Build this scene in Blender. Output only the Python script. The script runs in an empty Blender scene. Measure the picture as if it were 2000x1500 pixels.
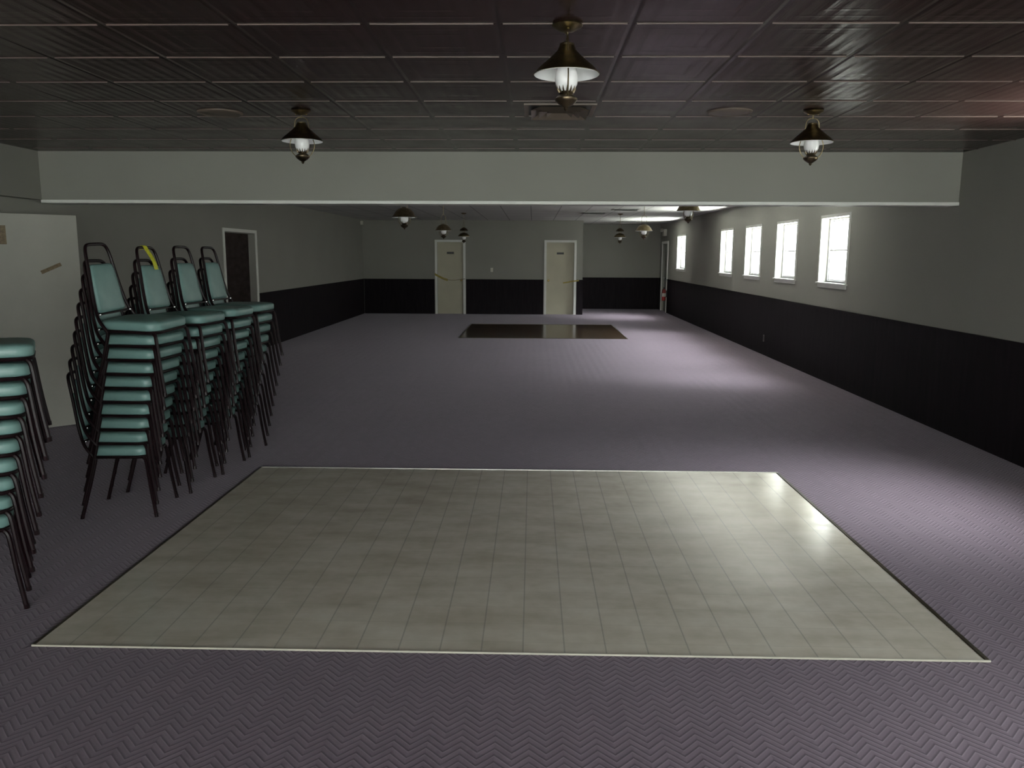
import bpy, bmesh, math, random
from mathutils import Vector, Matrix
random.seed(7)
S = bpy.context.scene
COL = S.collection
PI = math.pi

# ------------------------------------------------------------------ helpers
def link(name, bm, mat=None, parent=None, smooth=False):
    me = bpy.data.meshes.new(name)
    bmesh.ops.recalc_face_normals(bm, faces=bm.faces[:])
    bm.to_mesh(me); bm.free()
    if mat is not None:
        for m in (mat if isinstance(mat, (list, tuple)) else [mat]):
            me.materials.append(m)
    if smooth:
        for p in me.polygons: p.use_smooth = True
        if smooth != 'all':
            try: me.set_sharp_from_angle(angle=math.radians(40))
            except Exception: pass
    o = bpy.data.objects.new(name, me)
    COL.objects.link(o)
    if parent is not None: o.parent = parent
    return o

def tag(o, label=None, cat=None, group=None, kind=None):
    if label: o['label'] = label
    if cat: o['category'] = cat
    if group: o['group'] = group
    if kind: o['kind'] = kind
    return o

def thing(name, label, cat, loc=(0, 0, 0), rz=0, group=None, kind=None):
    o = bpy.data.objects.new(name, None); COL.objects.link(o)
    o.location = loc; o.rotation_euler = (0, 0, rz); o.empty_display_size = .1
    return tag(o, label, cat, group, kind)

def box(bm, x0, x1, y0, y1, z0, z1, bev=0.0):
    r = bmesh.ops.create_cube(bm, size=1)
    vs = r['verts']
    for v in vs:
        v.co = Vector(((x0+x1)/2 + v.co.x*(x1-x0), (y0+y1)/2 + v.co.y*(y1-y0), (z0+z1)/2 + v.co.z*(z1-z0)))
    if bev > 0:
        es = set(e for v in vs for e in v.link_edges)
        bmesh.ops.bevel(bm, geom=list(es), offset=bev, segments=2, affect='EDGES', profile=.6)
    return bm

def B(*a, bev=0.0):
    bm = bmesh.new(); box(bm, *a, bev=bev); return bm

def lathe(bm, prof, n=32, c=(0, 0, 0), caps=True):
    rings = []
    for r, z in prof:
        if r < 1e-5:
            rings.append([bm.verts.new((c[0], c[1], c[2]+z))])
        else:
            rings.append([bm.verts.new((c[0]+r*math.cos(2*PI*k/n), c[1]+r*math.sin(2*PI*k/n), c[2]+z)) for k in range(n)])
    for a, b in zip(rings, rings[1:]):
        for k in range(n):
            k2 = (k+1) % n
            if len(a) == 1 and len(b) == 1: continue
            if len(a) == 1: bm.faces.new((a[0], b[k], b[k2]))
            elif len(b) == 1: bm.faces.new((a[k], a[k2], b[0]))
            else: bm.faces.new((a[k], a[k2], b[k2], b[k]))
    if caps:
        for r in (rings[0], rings[-1]):
            if len(r) > 1: bm.faces.new(r)
    return bm

def smooth_path(pts, it=2):
    pts = [Vector(p) for p in pts]
    for _ in range(it):
        q = [pts[0]]
        for a, b in zip(pts, pts[1:]):
            q.append(a*.75 + b*.25); q.append(a*.25 + b*.75)
        q.append(pts[-1]); pts = q
    return pts

def tube(bm, pts, r, n=8, closed=False):
    pts = [Vector(p) for p in pts]
    N = len(pts)
    rr = r if isinstance(r, (list, tuple)) else [r]*N
    rings = []; up = None
    for i, p in enumerate(pts):
        if closed: t = pts[(i+1) % N] - pts[i-1]
        else: t = pts[min(i+1, N-1)] - pts[max(i-1, 0)]
        t.normalize()
        if up is None:
            up = Vector((0, 0, 1)) if abs(t.z) < .9 else Vector((0, 1, 0))
        up = (up - t*up.dot(t)).normalized()
        s = t.cross(up)
        rings.append([bm.verts.new(p + (up*math.cos(2*PI*k/n) + s*math.sin(2*PI*k/n))*rr[i]) for k in range(n)])
    M = N if closed else N-1
    for i in range(M):
        a, b = rings[i], rings[(i+1) % N]
        for k in range(n):
            k2 = (k+1) % n
            bm.faces.new((a[k], a[k2], b[k2], b[k]))
    if not closed:
        bm.faces.new(rings[0]); bm.faces.new(rings[-1])
    return bm

def rrect(w, d, rad, n=5):
    pts = []
    for cx, cy, a0 in ((w/2-rad, d/2-rad, 0), (-w/2+rad, d/2-rad, PI/2), (-w/2+rad, -d/2+rad, PI), (w/2-rad, -d/2+rad, 1.5*PI)):
        for k in range(n+1):
            a = a0 + PI/2*k/n
            pts.append((cx + rad*math.cos(a), cy + rad*math.sin(a)))
    return pts

def pillow(bm, w, d, rad, prof, M=Matrix.Identity(4)):
    """loft of rounded rectangles; prof = [(inset, z)], closed on top and bottom"""
    rings = []
    for ins, z in prof:
        rings.append([bm.verts.new(M @ Vector((x, y, z))) for x, y in rrect(w-2*ins, d-2*ins, max(rad-ins*.5, .006))])
    n = len(rings[0])
    for a, b in zip(rings, rings[1:]):
        for k in range(n):
            bm.faces.new((a[k], a[(k+1) % n], b[(k+1) % n], b[k]))
    bm.faces.new(rings[0]); bm.faces.new(rings[-1])
    return bm

# ------------------------------------------------------------------ materials
class NT:
    def __init__(s, name):
        s.m = bpy.data.materials.new(name); s.m.use_nodes = True
        s.t = s.m.node_tree; s.n = s.t.nodes; s.l = s.t.links
        s.b = s.n['Principled BSDF']; s.out = s.n['Material Output']
        s._c = None
    def node(s, typ, **kw):
        x = s.n.new(typ)
        for k, v in kw.items(): setattr(x, k, v)
        return x
    def put(s, sock, v):
        if hasattr(v, 'is_output') or isinstance(v, bpy.types.NodeSocket): s.l.new(v, sock)
        else: sock.default_value = v
    def math(s, op, a, b=0.0, c=0.0):
        x = s.node('ShaderNodeMath', operation=op)
        s.put(x.inputs[0], a); s.put(x.inputs[1], b); s.put(x.inputs[2], c)
        return x.outputs[0]
    def coord(s):
        if s._c is None: s._c = s.node('ShaderNodeTexCoord').outputs['Object']
        return s._c
    def xyz(s):
        x = s.node('ShaderNodeSeparateXYZ'); s.l.new(s.coord(), x.inputs[0]); return x.outputs
    def scaled(s, sc):
        x = s.node('ShaderNodeMapping'); s.l.new(s.coord(), x.inputs[0]); x.inputs['Scale'].default_value = sc
        return x.outputs[0]
    def noise(s, scale, detail=2.0, vec=None, rough=.5):
        x = s.node('ShaderNodeTexNoise'); s.l.new(vec or s.coord(), x.inputs['Vector'])
        x.inputs['Scale'].default_value = scale; x.inputs['Detail'].default_value = detail
        x.inputs['Roughness'].default_value = rough
        return x.outputs[0]
    def ramp(s, fac, stops, mode='LINEAR'):
        x = s.node('ShaderNodeValToRGB'); s.l.new(fac, x.inputs[0])
        cr = x.color_ramp; cr.interpolation = mode
        while len(cr.elements) < len(stops): cr.elements.new(.5)
        for e, (p, c) in zip(cr.elements, stops):
            e.position = p; e.color = (*c, 1) if len(c) == 3 else c
        return x.outputs[0]
    def mix(s, f, a, b, mode='MIX'):
        x = s.node('ShaderNodeMix', data_type='RGBA', blend_type=mode)
        for sock, v in ((x.inputs[0], f), (x.inputs[6], a), (x.inputs[7], b)):
            if isinstance(v, tuple) and len(v) == 3: v = (*v, 1)
            s.put(sock, v)
        return x.outputs[2]
    def bump(s, h, strength=.3, dist=.01):
        x = s.node('ShaderNodeBump'); s.put(x.inputs['Height'], h)
        x.inputs['Strength'].default_value = strength; x.inputs['Distance'].default_value = dist
        s.l.new(x.outputs[0], s.b.inputs['Normal'])
    def base(s, v):
        if isinstance(v, tuple) and len(v) == 3: v = (*v, 1)
        s.put(s.b.inputs['Base Color'], v)
    def set(s, rough=.5, metal=0.0, spec=.5):
        s.b.inputs['Roughness'].default_value = rough
        s.b.inputs['Metallic'].default_value = metal
        s.b.inputs['Specular IOR Level'].default_value = spec
        return s

def simple(name, col, rough=.5, metal=0.0, spec=.5, var=.08, nscale=6.0, bump=0.0):
    t = NT(name).set(rough, metal, spec)
    n = t.noise(nscale, 3)
    lo = tuple(c*(1-var) for c in col); hi = tuple(min(1, c*(1+var)) for c in col)
    t.base(t.ramp(n, [(.3, lo), (.7, hi)]))
    if bump: t.bump(t.noise(180, 2), bump, .002)
    return t.m

WALL = simple('wall_paint', (.285, .28, .248), .75, 0, .3, .03, 1.2, .08)
WHITE = simple('white_trim_paint', (.78, .78, .73), .45, 0, .4, .03)
DOORM = simple('cream_door_paint', (.50, .47, .35), .5, 0, .4, .05, 2)
LEAFM = simple('pale_door_paint', (.38, .37, .325), .45, 0, .4, .05, 2.5)
BRASS = simple('aged_brass', (.22, .175, .10), .36, 1.0, .5, .25, 30)
BRASSD = simple('dark_brass', (.12, .092, .06), .38, 1.0, .5, .25, 30)
ENAMEL = simple('white_enamel', (.82, .82, .82), .35, 0, .5, .02)
OPAL = simple('opal_glass', (.85, .84, .84), .15, 0, .5, .02)
FRAME = simple('dark_brown_tube', (.009, .0035, .0045), .36, 0, .16, .2, 40)
CHROME = simple('chrome_cap', (.6, .6, .6), .2, 1.0)
VENTM = simple('brown_register', (.13, .10, .08), .45, 0, .5, .15)
BLACK = simple('black_plastic', (.012, .012, .012), .4)
PLASTIC = simple('ivory_plastic', (.6, .58, .5), .4)
YELLOW = simple('yellow_tape', (.62, .62, .03), .45, 0, .4, .2, 60)
TAPEB = simple('brown_tape', (.17, .125, .07), .4, 0, .4, .3, 50)
TAPEY = simple('ochre_tape', (.34, .27, .05), .4, 0, .4, .3, 50)
KNOB = simple('brass_knob', (.35, .26, .1), .3, 1.0)
RED = simple('red_extinguisher', (.28, .02, .015), .3)
VWHITE = simple('white_metal_diffuser', (.5, .5, .48), .5)
SIDEM = simple('side_room_panelling', (.10, .07, .06), .5, 0, .4, .3, 8)
DARKSTRIP = simple('bronze_edging', (.045, .035, .018), .35, .6)
PALESTRIP = simple('aluminium_edging', (.55, .54, .5), .3, .7)
WINW = simple('window_vinyl', (.75, .75, .75), .4, 0, .4, .02)

def teal():
    t = NT('teal_vinyl').set(.38, 0, .5)
    n = t.noise(9, 3)
    t.base(t.ramp(n, [(.25, (.140, .250, .230)), (.75, (.18, .305, .285))]))
    t.bump(t.noise(260, 2), .12, .002)
    return t.m
TEAL = teal()

def carpet():
    t = NT('mauve_chevron_carpet').set(.95, 0, .12)
    x, y, z = t.xyz()
    zig = t.math('MULTIPLY', t.math('PINGPONG', x, .059), 1.05)
    v = t.math('DIVIDE', t.math('ADD', y, zig), .037)
    fr = t.math('FRACT', v)
    fl = t.math('FLOOR', v); cell = t.math('FLOOR', t.math('DIVIDE', x, .059))
    wn = t.node('ShaderNodeTexWhiteNoise', noise_dimensions='2D')
    cb = t.node('ShaderNodeCombineXYZ'); t.l.new(fl, cb.inputs[0]); t.l.new(cell, cb.inputs[1]); t.l.new(cb.outputs[0], wn.inputs[0])
    c = t.ramp(fr, [(0, (.072, .056, .068)), (.10, (.088, .068, .084)), (.30, (.162, .124, .154)), (.72, (.184, .141, .175)), (.90, (.29, .236, .278)), (1, (.09, .07, .088))])  # light and shade of the ridges painted in: pale lit edges, dark grooves
    c = t.mix(.16, c, t.ramp(wn.outputs[0], [(0, (.35, .33, .35)), (1, (1, 1, 1))]), 'MULTIPLY')
    big = t.noise(.9, 3)
    c = t.mix(.25, c, t.ramp(big, [(.3, (.8, .78, .82)), (.7, (1, 1, 1))]), 'MULTIPLY')
    t.base(c)
    prof = t.ramp(fr, [(0, (0, 0, 0)), (.15, (.15, .15, .15)), (.5, (.8, .8, .8)), (.88, (1, 1, 1)), (1, (0, 0, 0))])
    h = t.math('ADD', prof, t.math('MULTIPLY', t.noise(600, 2), .5))
    t.bump(h, .32, .005)
    t.b.inputs['Sheen Weight'].default_value = .25
    t.b.inputs['Sheen Roughness'].default_value = .4
    t.b.inputs['Sheen Tint'].default_value = (.9, .85, .95, 1)
    return t.m
CARPET = carpet()

def vinyl():
    t = NT('cream_vinyl_tile').set(.24, 0, .5)
    x, y, z = t.xyz()
    def seam(c, off, w):
        f = t.math('FRACT', t.math('DIVIDE', t.math('SUBTRACT', c, off), .1785))
        return t.math('LESS_THAN', t.math('ABSOLUTE', t.math('SUBTRACT', f, .5)), w)
    sx = seam(x, -.029+.08925, .018); sy = seam(y, .02, .012)
    n1 = t.noise(1, 4, t.scaled((2.2, 5.5, 1))); n2 = t.noise(14, 4)
    c = t.ramp(n1, [(.3, (.53, .485, .405)), (.55, (.63, .59, .51)), (.75, (.68, .645, .575))])
    c = t.mix(.35, c, t.ramp(n2, [(.3, (.72, .70, .62)), (.7, (1, 1, .98))]), 'MULTIPLY')
    # every tile its own shade
    wn = t.node('ShaderNodeTexWhiteNoise', noise_dimensions='2D'); cb = t.node('ShaderNodeCombineXYZ')
    t.l.new(t.math('FLOOR', t.math('DIVIDE', t.math('SUBTRACT', x, -.029), .1785)), cb.inputs[0])
    t.l.new(t.math('FLOOR', t.math('DIVIDE', t.math('SUBTRACT', y, .02-.08925), .1785)), cb.inputs[1]); t.l.new(cb.outputs[0], wn.inputs[0])
    c = t.mix(.5, c, t.ramp(wn.outputs[0], [(0, (.88, .88, .87)), (1, (1, 1, 1))]), 'MULTIPLY')
    c = t.mix(t.math('MULTIPLY', sx, .42), c, (.20, .20, .19))
    c = t.mix(t.math('MULTIPLY', sy, .16), c, (.22, .215, .17))
    t.base(c)
    rg = t.ramp(t.noise(1, 4, t.scaled((5, 14, 1))), [(.3, (.11,)*3), (.7, (.20,)*3)])
    t.l.new(rg, t.b.inputs['Roughness'])
    h = t.math('ADD', t.math('MULTIPLY', t.noise(1, 3, t.scaled((3, 26, 1))), .35), t.math('MULTIPLY', t.math('MAXIMUM', sx, sy), -.5))
    t.bump(h, .10, .006)
    return t.m
VINYL = vinyl()

def parquet():
    t = NT('dark_brown_dance_tile').set(.16, 0, .55)
    x, y, z = t.xyz()
    fx = t.math('FRACT', t.math('DIVIDE', x, .305)); fy = t.math('FRACT', t.math('DIVIDE', y, .305))
    s = t.math('MAXIMUM', t.math('LESS_THAN', fx, .02), t.math('LESS_THAN', fy, .02))
    c = t.ramp(t.noise(1, 4, t.scaled((30, 3, 1))), [(.3, (.040, .022, .012)), (.7, (.075, .045, .026))])
    t.base(t.mix(s, c, (.02, .012, .008)))
    return t.m
PARQ = parquet()

def tin():
    t = NT('brown_embossed_ceiling_tile').set(.36, 0, .10)
    x, y, z = t.xyz()
    T = .562
    u = t.math('FRACT', t.math('DIVIDE', t.math('ADD', x, .155), T))
    w = t.math('FRACT', t.math('DIVIDE', t.math('SUBTRACT', y, 3.59), .575))
    # embossed mouldings running towards the beam inside every tile
    uu = t.math('ABSOLUTE', t.math('SUBTRACT', u, .5))
    ww = t.math('ABSOLUTE', t.math('SUBTRACT', w, .5))
    edge = t.math('MAXIMUM', uu, t.math('MULTIPLY', ww, .98))
    rib = t.ramp(edge, [(.0, (.55,)*3), (.16, (.55,)*3), (.18, (.62,)*3), (.21, (.45,)*3), (.31, (.45,)*3), (.33, (.6,)*3), (.36, (.45,)*3), (.44, (.45,)*3), (.47, (.7,)*3), (.495, (.1,)*3), (.5, (0,)*3)])
    groove = t.math('MULTIPLY', t.math('SINE', t.math('MULTIPLY', x, 2*PI/.0702)), .16)
    grain = t.math('MULTIPLY', t.noise(1, 3, t.scaled((60, 5, 1))), .30)
    
    h = t.math('ADD', t.math('ADD', rib, groove), grain)
    t.bump(h, .38, .008)
    seamx = t.math('GREATER_THAN', uu, .491)
    c = t.ramp(t.noise(1, 4, t.scaled((40, 5, 1))), [(.3, (.023, .0115, .0105)), (.7, (.036, .020, .018))])
    t.base(t.mix(seamx, c, (.012, .008, .007)))
    t.l.new(t.ramp(t.noise(5, 1), [(.3, (.22,)*3), (.7, (.27,)*3)]), t.b.inputs['Roughness'])
    return t.m
TIN = tin()

def rearceil():
    t = NT('white_lay_in_ceiling_tile').set(.8, 0, .3)
    x, y, z = t.xyz()
    fx = t.math('FRACT', t.math('DIVIDE', t.math('ADD', x, .06), .61)); fy = t.math('FRACT', t.math('DIVIDE', y, 1.22))
    s = t.math('MAXIMUM', t.math('LESS_THAN', fx, .035), t.math('LESS_THAN', fy, .018))
    c = t.ramp(t.noise(2, 3), [(.3, (.60, .60, .58)), (.7, (.68, .68, .66))])
    t.base(t.mix(t.math('MULTIPLY', s, .75), c, (.22, .22, .22)))
    t.bump(t.noise(90, 3), .15, .003)
    return t.m
REARC = rearceil()

def wains():
    t = NT('charcoal_wainscot_panel').set(.7, 0, .12)
    x, y, z = t.xyz()
    s = t.math('LESS_THAN', t.math('FRACT', t.math('DIVIDE', t.math('ADD', x, y), 1.22)), .006)
    c = t.ramp(t.noise(1, 4, t.scaled((20, 20, 2))), [(.3, (.009, .0065, .0085)), (.7, (.015, .011, .0135))])
    t.base(t.mix(s, c, (.008, .006, .008)))
    t.bump(t.noise(120, 3), .2, .002)
    return t.m
WAINS = wains()

def glass():
    m = bpy.data.materials.new('window_glass'); m.use_nodes = True
    n = m.node_tree.nodes; l = m.node_tree.links; n.clear()
    out = n.new('ShaderNodeOutputMaterial'); mx = n.new('ShaderNodeMixShader')
    tr = n.new('ShaderNodeBsdfTransparent'); gl = n.new('ShaderNodeBsdfGlossy'); lw = n.new('ShaderNodeLayerWeight')
    pw = n.new('ShaderNodeMath'); pw.operation = 'POWER'; pw.inputs[1].default_value = 5
    fr = n.new('ShaderNodeMath'); fr.operation = 'MULTIPLY_ADD'; fr.inputs[1].default_value = .9; fr.inputs[2].default_value = .04
    l.new(lw.outputs['Facing'], pw.inputs[0]); l.new(pw.outputs[0], fr.inputs[0])
    gl.inputs['Roughness'].default_value = .02
    tr.inputs[0].default_value = (.93, .96, .95, 1)
    l.new(fr.outputs[0], mx.inputs[0]); l.new(tr.outputs[0], mx.inputs[1]); l.new(gl.outputs[0], mx.inputs[2]); l.new(mx.outputs[0], out.inputs[0])
    return m
GLASS = glass()

# ------------------------------------------------------------------ dimensions (metres); camera stands at x=0, y=0
XR, XL, XA = 3.99, -4.84, -4.84       # right wall, left wall, alcove wall
YBACK, YBEAM, YFAR, YREC = -3.6, 7.87, 23.2, 25.8
H, ZB, XREC = 2.64, 2.185, 1.41
T = .2
def st(o, label=None, cat=None):
    o['kind'] = 'structure'
    if label: o['label'] = label
    if cat: o['category'] = cat
    return o

def wall_holes(name, axis, c0, c1, a0, a1, z0, z1, holes, mat, label):
    """slab between c0..c1 on `axis` spanning a0..a1, with rectangular holes (a0,a1,z0,z1)"""
    bm = bmesh.new()
    As = sorted(set([a0, a1] + [h[0] for h in holes] + [h[1] for h in holes]))
    for p, q in zip(As, As[1:]):
        hs = sorted([h for h in holes if h[0] <= p+1e-6 and h[1] >= q-1e-6], key=lambda h: h[2])
        z = z0; segs = []
        for h in hs:
            if h[2] > z+1e-6: segs.append((z, h[2]))
            z = h[3]
        if z < z1-1e-6: segs.append((z, z1))
        for s0, s1 in segs:
            if axis == 'x': box(bm, c0, c1, p, q, s0, s1)
            else: box(bm, p, q, c0, c1, s0, s1)
    return st(link(name, bm, mat), label, 'wall')

# windows on right wall: (y0, y1)
ZW0, ZW1 = 1.33, 2.19
WINS = [(10.50, 11.47), (12.53, 13.52), (14.48, 15.47), (16.50, 17.50), (21.55, 22.72)]
NEARW = [(4.60, 5.60), (.60, 1.60), (-1.40, -.40)]  # out of view: first follows the carpet light patch, others added for fill
GD = (-2.6, 3.4)  # unseen glazed opening added behind the camera to light floor and beam
floor = st(link('floor', B(XL-.3, XR+.3, YBACK-.3, YREC+.3, -.12, 0), CARPET), 'mauve chevron patterned carpet over the whole hall', 'carpet')
ceilf = st(link('ceiling', B(XA-.3, XR+.3, YBACK-.3, YBEAM+.1, H, H+.15), TIN), 'dark brown embossed tile ceiling in front of the beam', 'ceiling')
ceilr = st(link('ceiling', B(XL-.3, XR+.3, YBEAM+.1, YREC+.3, H, H+.15), REARC), 'white lay-in tile ceiling beyond the beam', 'ceiling')

DR = (24.32, 25.28)                       # exit door opening in the right wall
holes = [(a, b, ZW0, ZW1) for a, b in WINS] + [(a, b, ZW0, ZW1) for a, b in NEARW] + [(DR[0], DR[1], 0, 2.03)]
wall_holes('wall_right', 'x', XR, XR+T, YBACK-T, YREC+T, 0, H, holes, WALL, 'grey painted right wall with a row of windows')
LD = (12.74, 14.18)
wall_holes('wall_left', 'x', XL-.11, XL, YBEAM, YFAR, 0, H, [(LD[0], LD[1], 0, 2.03)], WALL, 'grey painted left wall with an open doorway')
LF = (6.36, 7.385)
wall_holes('wall_left_front', 'x', XL-T, XL, YBACK-T, YBEAM, 0, H, [(LF[0], LF[1], 0, 2.06)], WALL, 'grey painted wall beside the open door at left edge')
vb = bmesh.new()
box(vb, -6.3, -6.2, 5.9, 7.9, 0, H); box(vb, -6.2, XL-T, 5.8, 5.9, 0, H); box(vb, -6.2, XL-T, 7.9, 8.0, 0, H); box(vb, -6.3, XL-T, 5.8, 8.0, H, H+.1); box(vb, -6.3, XL-.3, 5.8, 8.0, -.1, 0)
st(link('wall_closet', vb, WALL), 'small room behind the open door at the left edge', 'wall')
FD = [(-2.72, -1.98), (.385, 1.165)]
wall_holes('wall_far', 'y', YFAR, YFAR+T, XL-T, XREC, 0, H, [(a, b, 0, 2.03) for a, b in FD], WALL, 'grey painted far wall with two cream doors')
st(link('wall_recess_side', B(XREC-T, XREC, YFAR+T, YREC, 0, H), WALL), 'short side wall of the recess beside the right cream door', 'wall')
st(link('wall_recess', B(XREC-T, XR, YREC, YREC+T, 0, H), WALL), 'grey painted end wall of the recess at the far right', 'wall')
wall_holes('wall_back', 'y', YBACK-T, YBACK, XA-T, XR, 0, H, [(GD[0], GD[1], 0, 2.1)], WALL, 'grey painted wall behind the camera')
# beam and soffit
st(link('wall_header', B(XL-T, XR, YBEAM, YBEAM+.2, ZB, H), WALL), 'grey painted beam hanging across the hall', 'beam')
st(link('wall_left_soffit', B(XA, -4.74, YBACK, YBEAM-.005, ZB, H), WALL), 'grey painted soffit along the top of the left side', 'soffit')
st(link('trim_1', B(-4.74, XR-.004, YBEAM-.022, YBEAM+.222, ZB-.031, ZB, bev=.004), WHITE), 'long white trim strip under the beam', 'trim')
# wainscots
def wainscot(n, a, ax, label):
    bm = bmesh.new()
    box(bm, *a, 0, .965)
    x0, x1, y0, y1 = a
    g = .010
    if ax == '+x': box(bm, x0, x1+g, y0, y1, .965, .99)
    if ax == '-x': box(bm, x0-g, x1, y0, y1, .965, .99)
    if ax == '-y': box(bm, x0, x1, y0-g, y1, .965, .99)
    st(link('trim_%d' % n, bm, WAINS), label, 'wainscot')
w = .014
wainscot(2, (XR-w, XR, YBACK, DR[0]-.09), '-x', 'dark charcoal wainscot along the right wall')
wainscot(3, (XL, XL+w, LF[1], LD[0]-.08), '+x', 'dark charcoal wainscot on the left wall nearer than the doorway')
wainscot(12, (XL, XL+w, YBACK, LF[0]), '+x', 'dark charcoal wainscot left of the chairs')
wainscot(4, (XL, XL+w, LD[1]+.08, YFAR), '+x', 'dark charcoal wainscot on the left wall beyond the doorway')
wainscot(5, (XL+w+.012, FD[0][0]-.08, YFAR-w, YFAR), '-y', 'dark charcoal wainscot left of the left cream door')
wainscot(6, (FD[0][1]+.08, FD[1][0]-.08, YFAR-w, YFAR), '-y', 'dark charcoal wainscot between the two cream doors')
wainscot(7, (FD[1][1]+.08, XREC, YFAR-w, YFAR), '-y', 'narrow dark wainscot right of the right cream door')
wainscot(8, (XREC, XR-w, YREC-w, YREC), '-y', 'dark charcoal wainscot on the recess end wall')
wainscot(9, (XREC, XREC+w, YFAR, YREC-w), '+x', 'dark charcoal wainscot on the recess side wall')
wainscot(10, (XR-w, XR, DR[1]+.09, YREC-w), '-x', 'short dark wainscot beyond the exit door')

# side room beyond the left doorway
sr = bmesh.new()
x0, x1, y0, y1 = -8.0, XL-.11, 11.0, 17.5
box(sr, x0-.1, x0, y0, y1, 0, H); box(sr, x0, -7.6, y0-.1, y0, 0, H); box(sr, -7.2, x1, y0-.1, y0, 0, H); box(sr, -7.6, -7.2, y0-.1, y0, 0, 1.5); box(sr, -7.6, -7.2, y0-.1, y0, 2.0, H); box(sr, x0, x1, y1, y1+.1, 0, H)  # small unseen opening in the near wall, added to light this room
box(sr, x0-.1, x1, y0-.1, y1+.1, H, H+.1); box(sr, x0-.1, XL-.3, y0-.1, y1+.1, -.1, 0)
st(link('wall_side_room', sr, SIDEM), 'dark brown room seen through the left doorway', 'wall')

# ------------------------------------------------------------------ windows
def window_x(n, y0, y1, label):
    r = thing('window_%d' % n, label, 'window', (XR, (y0+y1)/2, ZW0), 0, 'windows in the right wall', 'structure')
    W = (y1-y0)/2; Hh = ZW1-ZW0
    bm = bmesh.new(); c = .042
    box(bm, -.012, 0, -W-c, W+c, Hh, Hh+c); box(bm, -.012, 0, -W-c, -W, 0, Hh); box(bm, -.012, 0, W, W+c, 0, Hh)
    link('casing', bm, WHITE, r)
    bm = B(-.035, .10, -W-.06, W+.06, -.022, 0, bev=.004); box(bm, -.014, 0, -W-.03, W+.03, -.072, -.022)
    link('sill', bm, WHITE, r)
    bm = bmesh.new(); f = .022
    box(bm, .10, .17, -W, -W+f, 0, Hh); box(bm, .10, .17, W-f, W, 0, Hh); box(bm, .10, .17, -W+f, W-f, Hh-f, Hh); box(bm, .10, .17, -W+f, W-f, 0, f)
    link('frame', bm, WINW, r)
    m = Hh/2; s = .018
    for nm, xx, za, zb in (('upper_sash', .14, m-.009, Hh-f), ('lower_sash', .115, f, m+.009)):
        bm = bmesh.new(); a, b = -W+f, W-f
        box(bm, xx, xx+.022, a, a+s, za, zb); box(bm, xx, xx+.022, b-s, b, za, zb)
        box(bm, xx, xx+.022, a+s, b-s, za, za+s); box(bm, xx, xx+.022, a+s, b-s, zb-s, zb)
        so = link(nm, bm, WINW, r)
        link('pane', B(xx+.009, xx+.013, a+s, b-s, za+s, zb-s), GLASS, so)
    return r
wl = ['nearest tall bright window in the right wall, largest in view', 'second bright window from the near end of the right wall',
      'third bright window, in the middle of the right wall row', 'fourth bright window from the near end of the right wall', 'farthest bright window, set apart beside the exit door']
for i, (a, b) in enumerate(WINS): window_x(i+1, a, b, wl[i])
for i, (a, b) in enumerate(NEARW): window_x(i+6, a, b, ['window in the right wall just outside the right frame edge', 'unseen added window in the right wall beside the camera', 'unseen added window in the right wall behind the camera'][i])
r = thing('door_5', 'unseen glazed double door added behind the camera to let in light', 'door', (sum(GD)/2, YBACK, 0), -PI/2, None, 'structure')
W = (GD[1]-GD[0])/2
for s in (-1, 1):
    a, b = (0.005, W) if s > 0 else (-W, -.005)
    bm = bmesh.new(); box(bm, .08, .12, a, a+.06, 0.01, 2.1); box(bm, .08, .12, b-.06, b, 0.01, 2.1); box(bm, .08, .12, a+.06, b-.06, 0.01, .12); box(bm, .08, .12, a+.06, b-.06, 2.02, 2.1)
    lf = link('leaf', bm, WINW, r); link('pane', B(.098, .102, a+.06, b-.06, .12, 2.02), GLASS, lf)
def portal(loc, rot, sx, sy):
    L = bpy.data.lights.new('portal', 'AREA'); L.shape = 'RECTANGLE'; L.size = sx; L.size_y = sy
    L.cycles.is_portal = True
    o = bpy.data.objects.new('daylight_opening', L); COL.objects.link(o); o.location = loc; o.rotation_euler = rot
for a, b in WINS+NEARW: portal((XR+.19, (a+b)/2, (ZW0+ZW1)/2), (0, PI/2, 0), ZW1-ZW0, b-a)
portal((sum(GD)/2, YBACK-.19, 1.05), (PI/2, 0, PI), GD[1]-GD[0], 2.1)
portal((-7.4, 10.88, 1.75), (PI/2, 0, PI), .4, .5)

# ------------------------------------------------------------------ doors
def door_y(n, xa, xb, label, side_knob):
    r = thing('door_%d' % n, label, 'door', ((xa+xb)/2, YFAR, 0), 0, None, 'structure')
    W = (xb-xa)/2; c = .065
    bm = bmesh.new()
    box(bm, -W-c, -W, -.02, 0, 0, 2.03+c); box(bm, W, W+c, -.02, 0, 0, 2.03+c); box(bm, -W, W, -.02, 0, 2.03, 2.03+c)
    link('frame', bm, WHITE, r)
    link('leaf', B(-W, W, .07, .11, .001, 2.03), DOORM, r)
    sg = link('sign', B(-.10, .10, .060, .07, 1.70, 1.755, bev=.002), BLACK, r)
    k = bmesh.new()
    lathe(k, [(0, 0), (.028, .0), (.03, .012), (.014, .02), (.014, .04), (.026, .05), (.028, .065), (.018, .078), (0, .08)], 16)
    bmesh.ops.rotate(k, verts=k.verts, matrix=Matrix.Rotation(PI/2, 3, 'X'))
    bmesh.ops.translate(k, verts=k.verts, vec=(side_knob*(W-.06), .07, .96))
    link('knob', k, KNOB, r, True)
    return r
door_y(1, *FD[0], 'left cream door in the far wall with small black sign', 1)
door_y(2, *FD[1], 'right cream door in the far wall with small black sign', -1)
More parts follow.
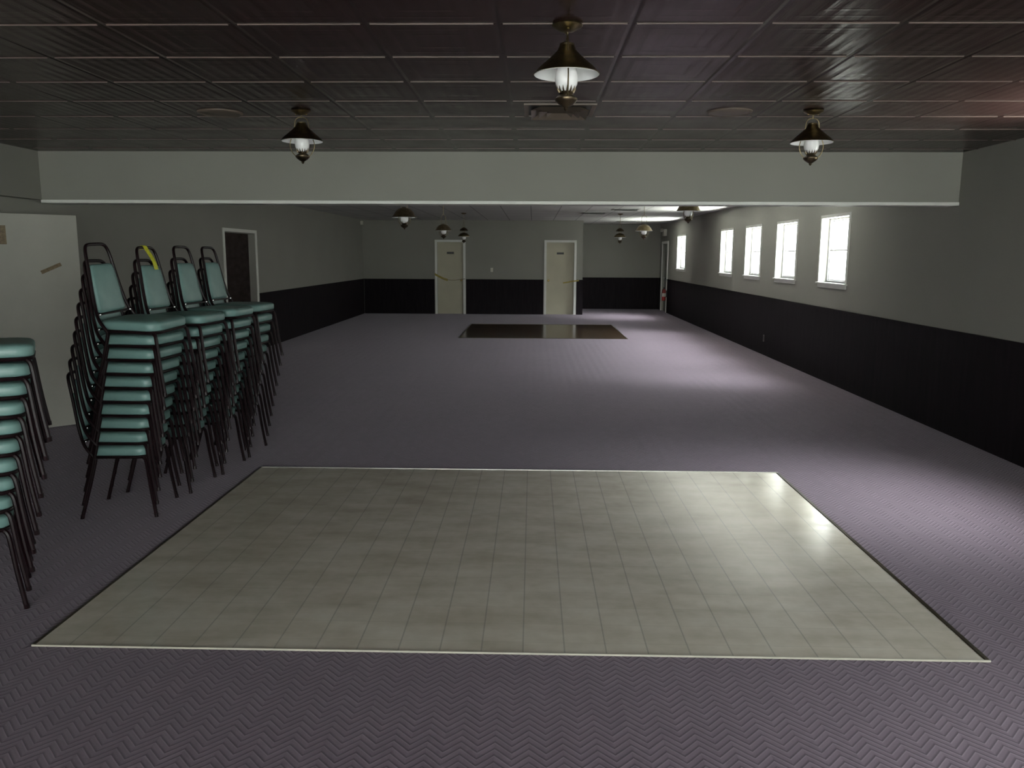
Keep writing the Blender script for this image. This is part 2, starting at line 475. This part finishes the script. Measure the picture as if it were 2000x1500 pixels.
# exit door in right wall
r = thing('door_3', 'narrow-looking white door at the far right corner', 'door', (XR, (DR[0]+DR[1])/2, 0), 0, None, 'structure')
W = (DR[1]-DR[0])/2; c = .075
bm = bmesh.new()
box(bm, -.03, 0, -W-c, -W, 0, 2.03+c); box(bm, -.03, 0, W, W+c, 0, 2.03+c); box(bm, -.03, 0, -W, W, 2.03, 2.03+c)
link('frame', bm, WHITE, r)
link('leaf', B(.06, .10, -W, W, .001, 2.03), simple('grey_door_paint', (.20, .20, .17), .5), r)
bm = B(.02, .055, -W+.1, W-.1, .98, 1.03, bev=.006); box(bm, .045, .06, -W+.1, -W+.2, .95, 1.06); box(bm, .045, .06, W-.2, W-.1, .95, 1.06)
link('push_bar', bm, CHROME, r)
# left doorway
r = thing('door_4', 'open dark doorway with white frame in the left wall', 'doorway', (XL, (LD[0]+LD[1])/2, 0), 0, None, 'structure')
W = (LD[1]-LD[0])/2; c = .05
bm = bmesh.new()
box(bm, 0, .02, -W-c, -W, 0, 2.03+c); box(bm, 0, .02, W, W+c, 0, 2.03+c); box(bm, 0, .02, -W, W, 2.03, 2.03+c)
link('frame', bm, WHITE, r)
bm = bmesh.new(); box(bm, -.115, 0, -W, -W+.015, 0, 2.03); box(bm, -.115, 0, W-.015, W, 0, 2.03); box(bm, -.115, 0, -W+.015, W-.015, 2.015, 2.03)
link('jamb', bm, WALL, r)

# open door leaf, left edge
A = Vector((-4.385, 7.805)); Bp = Vector((-4.985, 7.205)); Lw = (Bp-A).length
r = thing('open_door', 'large plain off-white door leaf standing open at the left edge', 'door', (Bp.x, Bp.y, 0), math.atan2(A.y-Bp.y, A.x-Bp.x))
link('leaf', B(0, Lw, 0, .04, .012, 2.035, bev=.002), LEAFM, r)
for z in (.25, 1.05, 1.8):
    bm = bmesh.new(); tube(bm, [(.0, -.004, z-.045), (.0, -.004, z+.045)], .007, 8); link('hinge', bm, BRASSD, r)

# tape and paper on the leaf (placed in the leaf's plane, kept top-level)
def on_leaf(name, label, cat, s, z, w_, h_, ang, mat):
    bm = B(-w_/2, w_/2, -.0015, 0, -h_/2, h_/2)
    bmesh.ops.rotate(bm, verts=bm.verts, matrix=Matrix.Rotation(ang, 3, 'Y'))
    o = link(name, bm, mat)
    d = (A-Bp).normalized()
    o.location = (Bp.x+d.x*s, Bp.y+d.y*s, z); o.rotation_euler = (0, 0, math.atan2(d.y, d.x))
    nrm = Vector((d.y, -d.x)); o.location.x += nrm.x*.001; o.location.y += nrm.y*.001
    tag(o, label, cat)
on_leaf('tape_strip', 'short slanted strip of brown tape on the off-white door leaf', 'tape', .597, 1.535, .19, .034, -.42, TAPEB)
on_leaf('paper_notice', 'brown paper patch on the off-white door leaf at the left frame edge', 'paper', .175, 1.84, .15, .17, 0, TAPEB)

# ------------------------------------------------------------------ dance floors
def dance_floor(name, label, x0, x1, y0, y1, mat, h, sw, strips):
    r = thing(name, label, 'dance floor', ((x0+x1)/2, (y0+y1)/2, 0))
    o = link('tile_surface', B(x0, x1, y0, y1, .0004, h), mat, r); o.matrix_parent_inverse = Matrix.Translation(-r.location)
    for nm, a, m in strips:
        q = link('edge_strip', B(*a, .0004, h+.004, bev=.0015), m, r); q.matrix_parent_inverse = Matrix.Translation(-r.location)
        q['label'] = nm
    return r
x0, x1, y0, y1 = -2.14, 1.915, 3.225, 6.19
dance_floor('dance_floor', 'large cream tiled dance floor set into the carpet', x0, x1, y0, y1, VINYL, .005, .02, [
    ('dark bronze strip on the right side', (x1, x1+.020, y0, y1), DARKSTRIP), ('dark bronze strip on the left side', (x0-.012, x0, y0, y1), DARKSTRIP),
    ('pale metal strip along the far edge', (x0-.012, x1+.02, y1, y1+.014), PALESTRIP), ('pale strip along the near edge', (x0-.012, x1+.02, y0-.008, y0), simple('pale_vinyl_edge', (.42, .40, .33), .4))])
x0, x1, y0, y1 = -1.485, 1.92, 16.45, 19.75
dance_floor('dance_floor', 'small glossy dark brown dance floor in front of the far doors', x0, x1, y0, y1, PARQ, .005, .02, [
    ('thin brown edge strip', (x0-.02, x1+.02, y0-.02, y0), DARKSTRIP), ('thin brown edge strip', (x0-.02, x1+.02, y1, y1+.02), DARKSTRIP),
    ('thin brown edge strip', (x0-.02, x0, y0, y1), DARKSTRIP), ('thin brown edge strip', (x1, x1+.02, y0, y1), DARKSTRIP)])

# ceiling grid bars across the brown ceiling (lighter brown paints in light caught on near edges)
BAR = simple('lit_brown_grid_bar', (.12, .085, .075), .4, 0, .5, .3, 3)
k = 0
bars = bmesh.new()
y = 3.59 - .575*9
while y < YBEAM-.1:
    x = -.155 - .562*8
    while x < XR:
        xe = min(x+.562-.02, XR-.002); xs = max(x+.02, -4.735)
        if xe > xs+.03: box(bars, xs, xe, y-.004, y+.004, H-.005, H-.0005)
        x += .562
    y += .575
st(link('trim_11', bars, BAR), 'thin raised seams across the brown tile ceiling', 'trim')

# ------------------------------------------------------------------ lamps
def make_lamp(X, Y, rim, yaw, label, group, top=.155, shadeh=.118, R=.141, dome=False, bell=False):
    r = thing('pendant_lamp', label, 'lamp', (X, Y, H), yaw, group)
    z0 = rim - H
    bm = bmesh.new()
    lathe(bm, [(0, -.0005), (.062, -.0005), (.066, -.008), (.060, -.014), (.048, -.020), (.030, -.030), (.010, -.034), (0, -.034)], 32)
    link('canopy', bm, BRASS, r, True)
    bm = bmesh.new(); tube(bm, [(0, 0, -.033), (0, 0, z0+top-.004)], .0045, 8)
    link('rod', bm, BRASS, r, True)
    for s in (-1, 1):
        bm = bmesh.new(); lathe(bm, [(0, -.052), (.006, -.048), (.006, -.042), (0, -.026)], 8, (s*.034, 0, .018))
        link('screw', bm, KNOB, r, True)
    # harp
    e = shadeh
    half = [(0, top), (.026, top-.003), (.044, top-.022), (.047, e-.03), (.060, e-.075), (.083, -.012), (.082, -.045), (.064, -.085), (.034, -.106)]
    pts = [(-a, 0, z0+b) for a, b in reversed(half)] + [(a, 0, z0+b) for a, b in half[1:]]
    bm = bmesh.new(); tube(bm, smooth_path(pts, 2), .0032, 8)
    link('harp', bm, BRASS, r, True)
    # shade
    if dome: prof = [(.026, e), (.034, e-.004), (.060, e*.93), (.090, e*.76), (.118, e*.48), (.134, e*.20), (R, 0)]
    else: prof = [(.026, e), (.033, e-.006), (.040, e-.024), (.062, e-.046), (.090, e-.070), (.117, e-.093), (R, 0)]
    bm = bmesh.new(); inn = [(a-.0022, b-.0012) for a, b in prof]
    lathe(bm, [(a, z0+b) for a, b in prof] + [(a, z0+b) for a, b in reversed(inn)] + [(prof[0][0], z0+prof[0][1])], 48, caps=False)
    sh = link('shade', bm, BRASS, r, True)
    bm = bmesh.new(); i2 = [(a-.0032, b-.0030) for a, b in prof]
    lathe(bm, [(a, z0+b) for a, b in i2], 48, caps=False); lathe(bm, [(a-.001, z0+b-.001) for a, b in i2], 48, caps=False)
    q = link('lining', bm, ENAMEL, sh, 'all'); q['label'] = 'white enamel inside of the shade'
    bm = bmesh.new(); lathe(bm, [(0, z0+e+.008), (.022, z0+e+.008), (.030, z0+e+.004), (.031, z0+e-.004), (.024, z0+e-.006), (0, z0+e-.006)], 24)
    link('cap', bm, BRASS, r, True)
    # opal globe
    bm = bmesh.new()
    lathe(bm, [(0, z0+.050), (.026, z0+.050), (.036, z0+.035), (.046, z0+.005), (.0495, z0-.020), (.046, z0-.042), (.036, z0-.062), (.027, z0-.072), (0, z0-.074)], 32)
    link('globe', bm, OPAL, r, 'all')
    # burner with pronged gallery and finial
    bm = bmesh.new()
    lathe(bm, [(0, z0-.070), (.027, z0-.070), (.031, z0-.078), (.026, z0-.084), (.040, z0-.092), (.048, z0-.100), (.047, z0-.108), (.035, z0-.120), (.020, z0-.130), (.009, z0-.136), (.010, z0-.141), (.006, z0-.148), (0, z0-.152)], 32)
    link('burner', bm, BRASSD, r, True)
    bm = bmesh.new()
    for k in range(14):
        a = 2*PI*k/14
        p = Vector((math.cos(a), math.sin(a), 0))
        tube(bm, [p*.030+Vector((0, 0, z0-.076)), p*.038+Vector((0, 0, z0-.064)), p*.0415+Vector((0, 0, z0-.050))], [.0042, .0032, .0006], 5)
    link('gallery', bm, BRASSD, r, True)
    if bell:
        bm = bmesh.new()
        b2 = e+.05
        pr = [(.010, b2+.075), (.045, b2+.062), (.080, b2+.035), (.100, b2)]
        lathe(bm, [(a, z0+b) for a, b in pr] + [(a-.002, z0+b-.002) for a, b in reversed(pr)] + [(.010, z0+b2+.075)], 32, caps=False)
        link('smoke_bell', bm, BRASSD, r, True)
    return r
GF = 'brass pendant lamps under the brown ceiling'; GR = 'brass pendant lamps beyond the beam'
make_lamp(.136, 3.60, 2.438, PI/2+.05, 'nearest brass pendant lamp, hanging in the top centre', GF)
make_lamp(-1.575, 5.65, 2.438, .05, 'brass pendant lamp on the left, hanging before the beam', GF)
make_lamp(1.857, 5.65, 2.432, .1, 'brass pendant lamp on the right, hanging before the beam', GF)
make_lamp(1.905, 10.2, 2.222, .6, 'largest-looking lamp beyond the beam, beside the window row', GR, .26, .115, .146, True)
make_lamp(1.97, 14.7, 2.112, .15, 'middle lamp of the right-hand row beyond the beam', GR, .27, .11, .155, True)
make_lamp(2.03, 19.3, 2.098, .8, 'farthest right-hand lamp beyond the beam, with double shade', GR, .29, .09, .141, True, True)
make_lamp(-1.60, 10.2, 2.135, .7, 'nearest left-hand lamp just beyond the beam', GR, .24, .115, .16, True)
make_lamp(-1.605, 14.7, 2.105, .5, 'middle lamp of the left-hand row beyond the beam', GR, .27, .11, .15, True)
make_lamp(-1.62, 19.2, 2.095, 1.2, 'farthest left-hand lamp, above the left cream door', GR, .29, .09, .13, True, True)

# round ceiling speakers
for X, Y, lb in ((-2.16, 5.74, 'round flat brown ceiling speaker left of the left lamp'), (1.316, 5.71, 'round flat brown ceiling speaker left of the right lamp')):
    r = thing('ceiling_speaker', lb, 'speaker', (X, Y, H), 0, 'round speakers in the brown ceiling')
    bm = bmesh.new(); lathe(bm, [(.128, -.0005), (.152, -.0005), (.152, -.006), (.140, -.012), (.128, -.008), (.128, -.0005)], 40, caps=False)
    link('rim', bm, VENTM, r, True)
    bm = bmesh.new(); lathe(bm, [(0, -.0005), (.127, -.0005), (.127, -.008), (.08, -.011), (0, -.012)], 40)
    link('grille', bm, VENTM, r, True)
# brown ceiling register
def register(X, Y, s, label, mat, group=None, drop=.03):
    r = thing('ceiling_vent', label, 'vent', (X, Y, H), 0, group)
    bm = bmesh.new(); f = .03
    for a in ((-s, s, -s, -s+f), (-s, s, s-f, s), (-s, -s+f, -s+f, s-f), (s-f, s, -s+f, s-f)): box(bm, *a, -.010, -.0005)
    link('frame', bm, mat, r)
    link('duct_dark_sheet', B(-s+f, s-f, -s+f, s-f, -.003, -.0006), BLACK, r)  # flat black sheet standing in for the shaded duct interior
    for k, q in enumerate((.80, .58, .36)):
        bm = bmesh.new(); a = s*q; b = a-.055
        z1_, z0_ = -.006, -.006-drop
        for (p, n_) in ((0, 0), (1, 0), (2, 0), (3, 0)):
            M = Matrix.Rotation(p*PI/2, 3, 'Z')
            vs = [bm.verts.new(M @ Vector(v)) for v in ((-a, -a, z0_), (a, -a, z0_), (b, -b, z1_), (-b, -b, z1_))]
            bm.faces.new(vs)
            vs2 = [bm.verts.new(M @ Vector(v)) for v in ((-a, -a, z0_+.002), (a, -a, z0_+.002), (b, -b, z1_+.002), (-b, -b, z1_+.002))]
            bm.faces.new(vs2)
        link('louver', bm, mat, r)
    return r
register(.168, 5.64, .235, 'square brown ceiling vent behind the nearest lamp', VENTM)
register(1.37, 18.9, .30, 'square white ceiling vent near the recess', VWHITE, 'vents in the white ceiling')
register(1.95, 17.5, .28, 'square ceiling vent between the two farther right-hand lamps', VWHITE, 'vents in the white ceiling')
register(2.70, 23.7, .30, 'farthest ceiling vent, close to the recess end wall', VWHITE, 'vents in the white ceiling')

# ------------------------------------------------------------------ small wall things
def plate(name, label, cat, a, mat):
    o = link(name, B(*a, bev=.002), mat); return tag(o, label, cat)
r = thing('light_switch', 'small white light switch plate between the two far doors', 'switch', (-1.166, YFAR, 1.20))
link('plate', B(-.035, .035, -.008, -.0005, 0, .115, bev=.002), PLASTIC, r); link('toggle', B(-.006, .006, -.018, -.008, .048, .066), PLASTIC, r)
r = thing('wall_outlet', 'small outlet plate low on the dark right wainscot', 'outlet', (XR-.0145, 13.95, .23))
link('plate', B(-.007, 0, -.035, .035, 0, .115, bev=.002), simple('brown_outlet', (.10, .08, .075), .4), r); link('socket', B(-.010, -.007, -.016, .016, .02, .095, bev=.001), BLACK, r)
r = thing('emergency_light', 'white emergency light box above the far right exit door', 'emergency light', (XR, 24.80, 2.26))
link('housing', B(-.09, 0, -.14, .14, 0, .20, bev=.01), PLASTIC, r)
for s in (-1, 1):
    bm = bmesh.new(); lathe(bm, [(0, 0), (.03, 0), (.05, .05), (.052, .065), (0, .065)], 16)
    bmesh.ops.rotate(bm, verts=bm.verts, matrix=Matrix.Rotation(-PI/2, 3, 'Y'))
    bmesh.ops.translate(bm, verts=bm.verts, vec=(-.09, s*.085, .17)); link('lamp_head', bm, PLASTIC, r, True)
plate('wall_speaker', 'tiny pale box high in the far left corner', 'speaker', (XL+.001, XL+.06, 22.95, 23.07, 2.50, 2.60), PLASTIC)
# fire extinguisher on the casing
r = thing('fire_extinguisher', 'red fire extinguisher hanging beside the far right exit door', 'fire extinguisher', (XR-.105, 24.20, .36))
bm = bmesh.new(); lathe(bm, [(0, 0), (.055, 0), (.062, .012), (.062, .28), (.052, .315), (.024, .335), (.020, .35), (0, .35)], 24); link('cylinder', bm, RED, r, True)
link('label_band', (lambda b: lathe(b, [(.0625, .12), (.0632, .12), (.0632, .22), (.0625, .22)], 24, caps=False))(bmesh.new()), PLASTIC, r, True)
bm = B(-.018, .018, -.06, .02, .35, .365); box(bm, -.015, .015, -.07, .015, .385, .395); box(bm, -.014, .014, -.012, .014, .36, .39); link('handle', bm, CHROME, r)
bm = bmesh.new(); tube(bm, smooth_path([(0, -.015, .36), (-.03, -.05, .35), (-.065, -.05, .26), (-.07, -.03, .12)], 2), .008, 8); link('hose', bm, BLACK, r, True)
link('bracket', B(.055, .089, -.03, .03, .10, .30), BLACK, r)

# tape pieces on the far doors
def ribbon(name, label, pts, hw, mat, cat='tape'):
    bm = bmesh.new(); pts = smooth_path(pts, 2); prev = None
    for p in pts:
        q = [bm.verts.new(p + Vector((0, dy, dz))) for dy, dz in ((0, -hw), (0, hw), (.002, hw), (.002, -hw))]
        if prev:
            for k in range(4): bm.faces.new((prev[k], prev[(k+1) % 4], q[(k+1) % 4], q[k]))
        else: bm.faces.new(q)
        prev = q
    bm.faces.new(prev)
    return tag(link(name, bm, mat), label, cat)
ribbon('barrier_tape', 'ochre barrier tape sagging across the left cream door', [(-2.79, YFAR-.024, 1.13), (-2.70, YFAR-.028, 1.08), (-2.60, YFAR-.03, 1.03), (-2.50, YFAR-.03, .985), (-2.42, YFAR-.03, .965)], .032, TAPEY)
ribbon('cord', 'thin cord sagging across the left cream door', [(-2.60, YFAR-.036, 1.00), (-2.40, YFAR-.03, .965), (-2.2, YFAR-.03, .96), (-2.05, YFAR-.028, .985), (-1.93, YFAR-.024, 1.0)], .007, TAPEB, 'cord')
ribbon('barrier_tape', 'ochre barrier tape hanging at the right of the right cream door', [(.86, YFAR-.03, .90), (1.0, YFAR-.03, .92), (1.12, YFAR-.028, .95), (1.20, YFAR-.026, .955), (1.31, YFAR-.024, .97)], .018, TAPEY)

# ------------------------------------------------------------------ chairs
def make_chair():
    r = thing('stacking_chair', 'x', 'chair')
    bm = bmesh.new()
    pillow(bm, .405, .42, .080, [(.010, .4025), (.003, .407), (0, .416), (0, .443), (.004, .452), (.018, .460), (.05, .465), (.11, .4665)], Matrix.Translation((-.010, 0, 0)))
    for v in bm.verts: v.co.y *= 1 - .15*(.19 - v.co.x)/.40
    link('seat', bm, TEAL, r, 'all')
    # frame ring and plate under the cushion
    bm = bmesh.new()
    ring = [(x-.004, y*(1 - .15*(.19 - x)/.40), .394) for x, y in rrect(.375, .41, .075, 6)]
    tube(bm, ring, .0095, 8, closed=True)
    box(bm, -.15, .15, -.17, .17, .397, .404)
    link('seat_frame', bm, FRAME, r, True)
    # back frame: one bent tube
    half = [(-.130, .200, .385), (-.158, .200, .42), (-.196, .192, .47), (-.222, .170, .53), (-.243, .156, .62), (-.268, .134, .76), (-.286, .124, .855), (-.297, .110, .900), (-.303, .085, .916), (-.305, .045, .919)]
    pts = half + [(-.305, 0, .919)] + [(a, -b, c_) for a, b, c_ in reversed(half)]
    bm = bmesh.new(); tube(bm, smooth_path(pts, 2), .0105, 8)
    tube(bm, [(-.210, -.182, .492), (-.210, .182, .492)], .007, 6)
    link('back_frame', bm, FRAME, r, True)
    # tapered padded back
    bm = bmesh.new(); n = 9; rings = []
    prof = [(.0, -.011), (.008, -.0125), (-.002, 0.0), (.006, .011), (.030, .0165)]
    def sec(ins, off):
        q = []
        zb, zt = .497+ins, .797-ins
        for j in range(n): # outline: bottom edge, right, top, left
            q.append((zb, -1+2*j/(n-1)))
        for j in range(1, n): q.append((zb+(zt-zb)*j/(n-1), 1))
        for j in range(1, n): q.append((zt, 1-2*j/(n-1)))
        for j in range(1, n-1): q.append((zt-(zt-zb)*j/(n-1), -1))
        res = []
        for z, s in q:
            t_ = (z-.497)/.30
            hw = .147 - .026*t_ - ins
            cx = -.2210 - (z-.50)*.185 
            rc = .022
            zz = z; ss = s*hw
            # round the corners
            dz = min(z-zb, zt-z); dy = hw-abs(ss)
            if dz < rc and dy < rc:
                vx, vy = rc-dz, rc-dy; L = math.hypot(vx, vy)
                if L > rc:
                    k_ = rc/L; vx *= k_; vy *= k_
                    zz = (zb+rc-vx) if z-zb < zt-z else (zt-rc+vx)
                    ss = math.copysign(hw-rc+vy, ss)
            res.append(Vector((cx+off, ss, zz)))
        return res
    for ins, off in ((.010, -.012), (.002, -.008), (0, 0), (.004, .010), (.018, .015), (.05, .0165)):
        rings.append([bm.verts.new(v) for v in sec(ins, off)])
    N = len(rings[0])
    for a, b in zip(rings, rings[1:]):
        for k in range(N): bm.faces.new((a[k], a[(k+1) % N], b[(k+1) % N], b[k]))
    bm.faces.new(rings[0]); bm.faces.new(rings[-1])
    link('back_pad', bm, TEAL, r, 'all')
    for s in (-1, 1):
        bm = bmesh.new(); tube(bm, smooth_path([(.150, s*.180, .394), (.172, s*.192, .380), (.180, s*.197, .34), (.196, s*.203, .18), (.222, s*.212, .006)], 2), .0115, 8)
        tube(bm, [(.2222, s*.212, .0), (.2205, s*.2115, .022)], .0125, 8)
        link('leg', bm, FRAME, r, True)
    for s in (-1, 1):
        bm = bmesh.new(); tube(bm, smooth_path([(-.130, s*.200, .386), (-.144, s*.201, .33), (-.178, s*.205, .20), (-.235, s*.212, .006)], 2), .0115, 8)
        tube(bm, [(-.2355, s*.212, .0), (-.230, s*.212, .022)], .0125, 8)
        link('leg', bm, FRAME, r, True)
    for s in (-1, 1):
        bm = bmesh.new(); tube(bm, [(-.135, s*.190, .392), (.155, s*.187, .392)], .007, 6)
        link('side_rail', bm, FRAME, r, True)
    # bright end caps of the bar under the pad
    for s in (-1, 1):
        bm = bmesh.new(); lathe(bm, [(0, -.0085), (.007, -.005), (.008, 0), (.007, .005), (0, .0085)], 10, (-.197, s*.164, .492))
        link('end_cap', bm, CHROME, r, True)
    return r
proto = make_chair(); used = [False]
ORD = ['', 'second', 'third', 'fourth', 'fifth', 'sixth', 'seventh', 'eighth', 'ninth', 'tenth']
def place(loc, rz, label, group):
    if not used[0]: c_ = proto; used[0] = True
    else:
        c_ = proto.copy(); COL.objects.link(c_)
        for ch in list(proto.children):
            d = ch.copy(); COL.objects.link(d); d.parent = c_
    c_.location = loc; c_.rotation_euler = (0, 0, rz)
    c_['label'] = label; c_['group'] = group
    return c_
STACKS = [(-2.705, 3.66, math.radians(31), 0, .089, .017, 'leftmost stack, cut by the frame edge', 'chairs in the leftmost stack'),
          (-2.661, 5.145, math.radians(7), math.radians(-1.3), .089, .0190, 'tall stack beside the off-white door leaf', 'chairs in the stack beside the door leaf'),
          (-2.630, 5.70, math.radians(-1), math.radians(-.4), .089, .0215, 'stack with the yellow tag', 'chairs in the stack with the yellow tag'),
          (-2.585, 6.20, math.radians(-2), math.radians(-.3), .090, .0205, 'fourth stack from the left', 'chairs in the fourth stack'),
          (-2.575, 6.73, math.radians(0), math.radians(-.4), .090, .0190, 'rightmost stack, farthest from the camera', 'chairs in the rightmost stack')]
TOPS = {}
for si, (X, Y, rz0, tw, dz, dx, nm, grp) in enumerate(STACKS):
    px, py = X, Y
    for k in range(10):
        pos = 'top chair' if k == 9 else ('bottom chair' if k == 0 else ORD[9-k] + ' chair from the top')
        j = (random.random()-.5)
        rz = rz0 + tw*k
        if k: px += dx*math.cos(rz); py += dx*math.sin(rz)
        c_ = place((px, py + j*.008*(0 < k < 9), dz*k), rz + j*.012*(0 < k < 9), 'teal padded %s of the %s' % (pos, nm), grp)
        if k == 9: TOPS[si] = (px, py, dz*9, rz)
        if si == 1 and k == 9:           # this one sits a little crooked on the pile
            c_.rotation_euler = (math.radians(2.6), math.radians(1.2), rz); c_.location.z += .010

# yellow tag looped over the back of the third stack's top chair
X, Y, Z, rz = TOPS[2]
rtag = thing('yellow_tag', 'yellow tape tag hanging from the back of a top chair', 'tag', (X, Y, Z), rz)
bm = bmesh.new()
path = smooth_path([(-.318, -.012, .905), (-.316, -.010, .932), (-.298, -.008, .934), (-.287, .0, .900), (-.262, .018, .850), (-.250, .034, .800), (-.246, .040, .765)], 2)
prev = None
for i, p in enumerate(path):
    q = [bm.verts.new(p + Vector((dx_, dy_, 0))) for dx_, dy_ in ((0, -.025), (0, .025), (.0015, .025), (.0015, -.025))]
    if prev:
        for k in range(4): bm.faces.new((prev[k], prev[(k+1) % 4], q[(k+1) % 4], q[k]))
    else: bm.faces.new(q)
    prev = q
bm.faces.new(prev)
link('strip', bm, YELLOW, rtag)

# ------------------------------------------------------------------ world: overcast sky over pale, bright ground
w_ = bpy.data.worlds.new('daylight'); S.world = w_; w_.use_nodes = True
n = w_.node_tree.nodes; l = w_.node_tree.links; n.clear()
out = n.new('ShaderNodeOutputWorld'); bg = n.new('ShaderNodeBackground'); tc = n.new('ShaderNodeTexCoord'); sp = n.new('ShaderNodeSeparateXYZ'); cr = n.new('ShaderNodeValToRGB')
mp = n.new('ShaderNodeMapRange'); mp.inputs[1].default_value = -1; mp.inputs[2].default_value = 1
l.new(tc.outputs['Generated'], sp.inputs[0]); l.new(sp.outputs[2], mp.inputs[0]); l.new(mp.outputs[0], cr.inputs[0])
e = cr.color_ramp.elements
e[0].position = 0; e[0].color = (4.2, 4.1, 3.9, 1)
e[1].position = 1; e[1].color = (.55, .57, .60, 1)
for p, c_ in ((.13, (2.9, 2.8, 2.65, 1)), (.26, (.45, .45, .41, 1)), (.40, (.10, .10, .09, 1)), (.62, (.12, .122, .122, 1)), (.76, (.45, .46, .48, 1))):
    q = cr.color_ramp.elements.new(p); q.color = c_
# horizon raised towards -Y to send more light through the added glazed door
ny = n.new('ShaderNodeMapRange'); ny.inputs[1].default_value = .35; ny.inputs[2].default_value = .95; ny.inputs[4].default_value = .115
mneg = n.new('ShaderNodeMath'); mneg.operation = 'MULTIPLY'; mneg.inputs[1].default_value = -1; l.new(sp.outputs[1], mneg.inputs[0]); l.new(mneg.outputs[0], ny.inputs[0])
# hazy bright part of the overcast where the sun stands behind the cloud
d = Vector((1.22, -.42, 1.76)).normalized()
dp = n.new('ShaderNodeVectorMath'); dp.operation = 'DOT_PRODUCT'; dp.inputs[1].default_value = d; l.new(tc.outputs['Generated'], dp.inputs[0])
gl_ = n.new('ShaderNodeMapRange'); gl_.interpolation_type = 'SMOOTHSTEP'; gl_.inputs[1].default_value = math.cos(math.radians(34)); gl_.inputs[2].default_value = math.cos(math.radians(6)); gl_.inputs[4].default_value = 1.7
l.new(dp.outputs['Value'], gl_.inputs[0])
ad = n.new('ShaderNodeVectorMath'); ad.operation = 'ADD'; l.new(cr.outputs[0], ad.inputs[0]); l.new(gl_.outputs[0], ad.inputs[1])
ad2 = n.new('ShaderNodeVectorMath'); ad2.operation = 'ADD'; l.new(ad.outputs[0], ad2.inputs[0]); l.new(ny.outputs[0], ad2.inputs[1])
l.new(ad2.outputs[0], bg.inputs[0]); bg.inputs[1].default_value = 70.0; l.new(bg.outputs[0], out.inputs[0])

# ------------------------------------------------------------------ camera
f = 1580.0
vx, vy, roll = 1041-1000, 498-750, .0045
cR, sR = math.cos(roll), math.sin(roll)
ux, uy = cR*vx + sR*vy, -sR*vx + cR*vy
yv = Vector((ux, uy, f)).normalized(); zv = Vector((0, -f, uy)).normalized(); xv = yv.cross(zv)
rot2 = lambda v: Vector((cR*v.x - sR*v.y, sR*v.x + cR*v.y, v.z))
xv, yv, zv = rot2(xv), rot2(yv), rot2(zv)          # world axes in camera (right, down, forward)
right = Vector((xv.x, yv.x, zv.x)); down = Vector((xv.y, yv.y, zv.y)); fwd = Vector((xv.z, yv.z, zv.z))
M = Matrix((( right.x, -down.x, -fwd.x), (right.y, -down.y, -fwd.y), (right.z, -down.z, -fwd.z)))
cam = bpy.data.cameras.new('camera'); co = bpy.data.objects.new('camera', cam); COL.objects.link(co)
co.matrix_world = Matrix.Translation((0, 0, 1.68)) @ M.to_4x4()
cam.sensor_fit = 'HORIZONTAL'; cam.sensor_width = 36; cam.lens = f/2000*36; cam.clip_start = .05; cam.clip_end = 200
S.camera = co
vs = S.view_settings
vs.view_transform = 'Standard'; vs.look = 'None'; vs.exposure = 0.0; vs.gamma = 1.0; vs.use_curve_mapping = False
S.cycles.max_bounces = 10; S.cycles.diffuse_bounces = 6
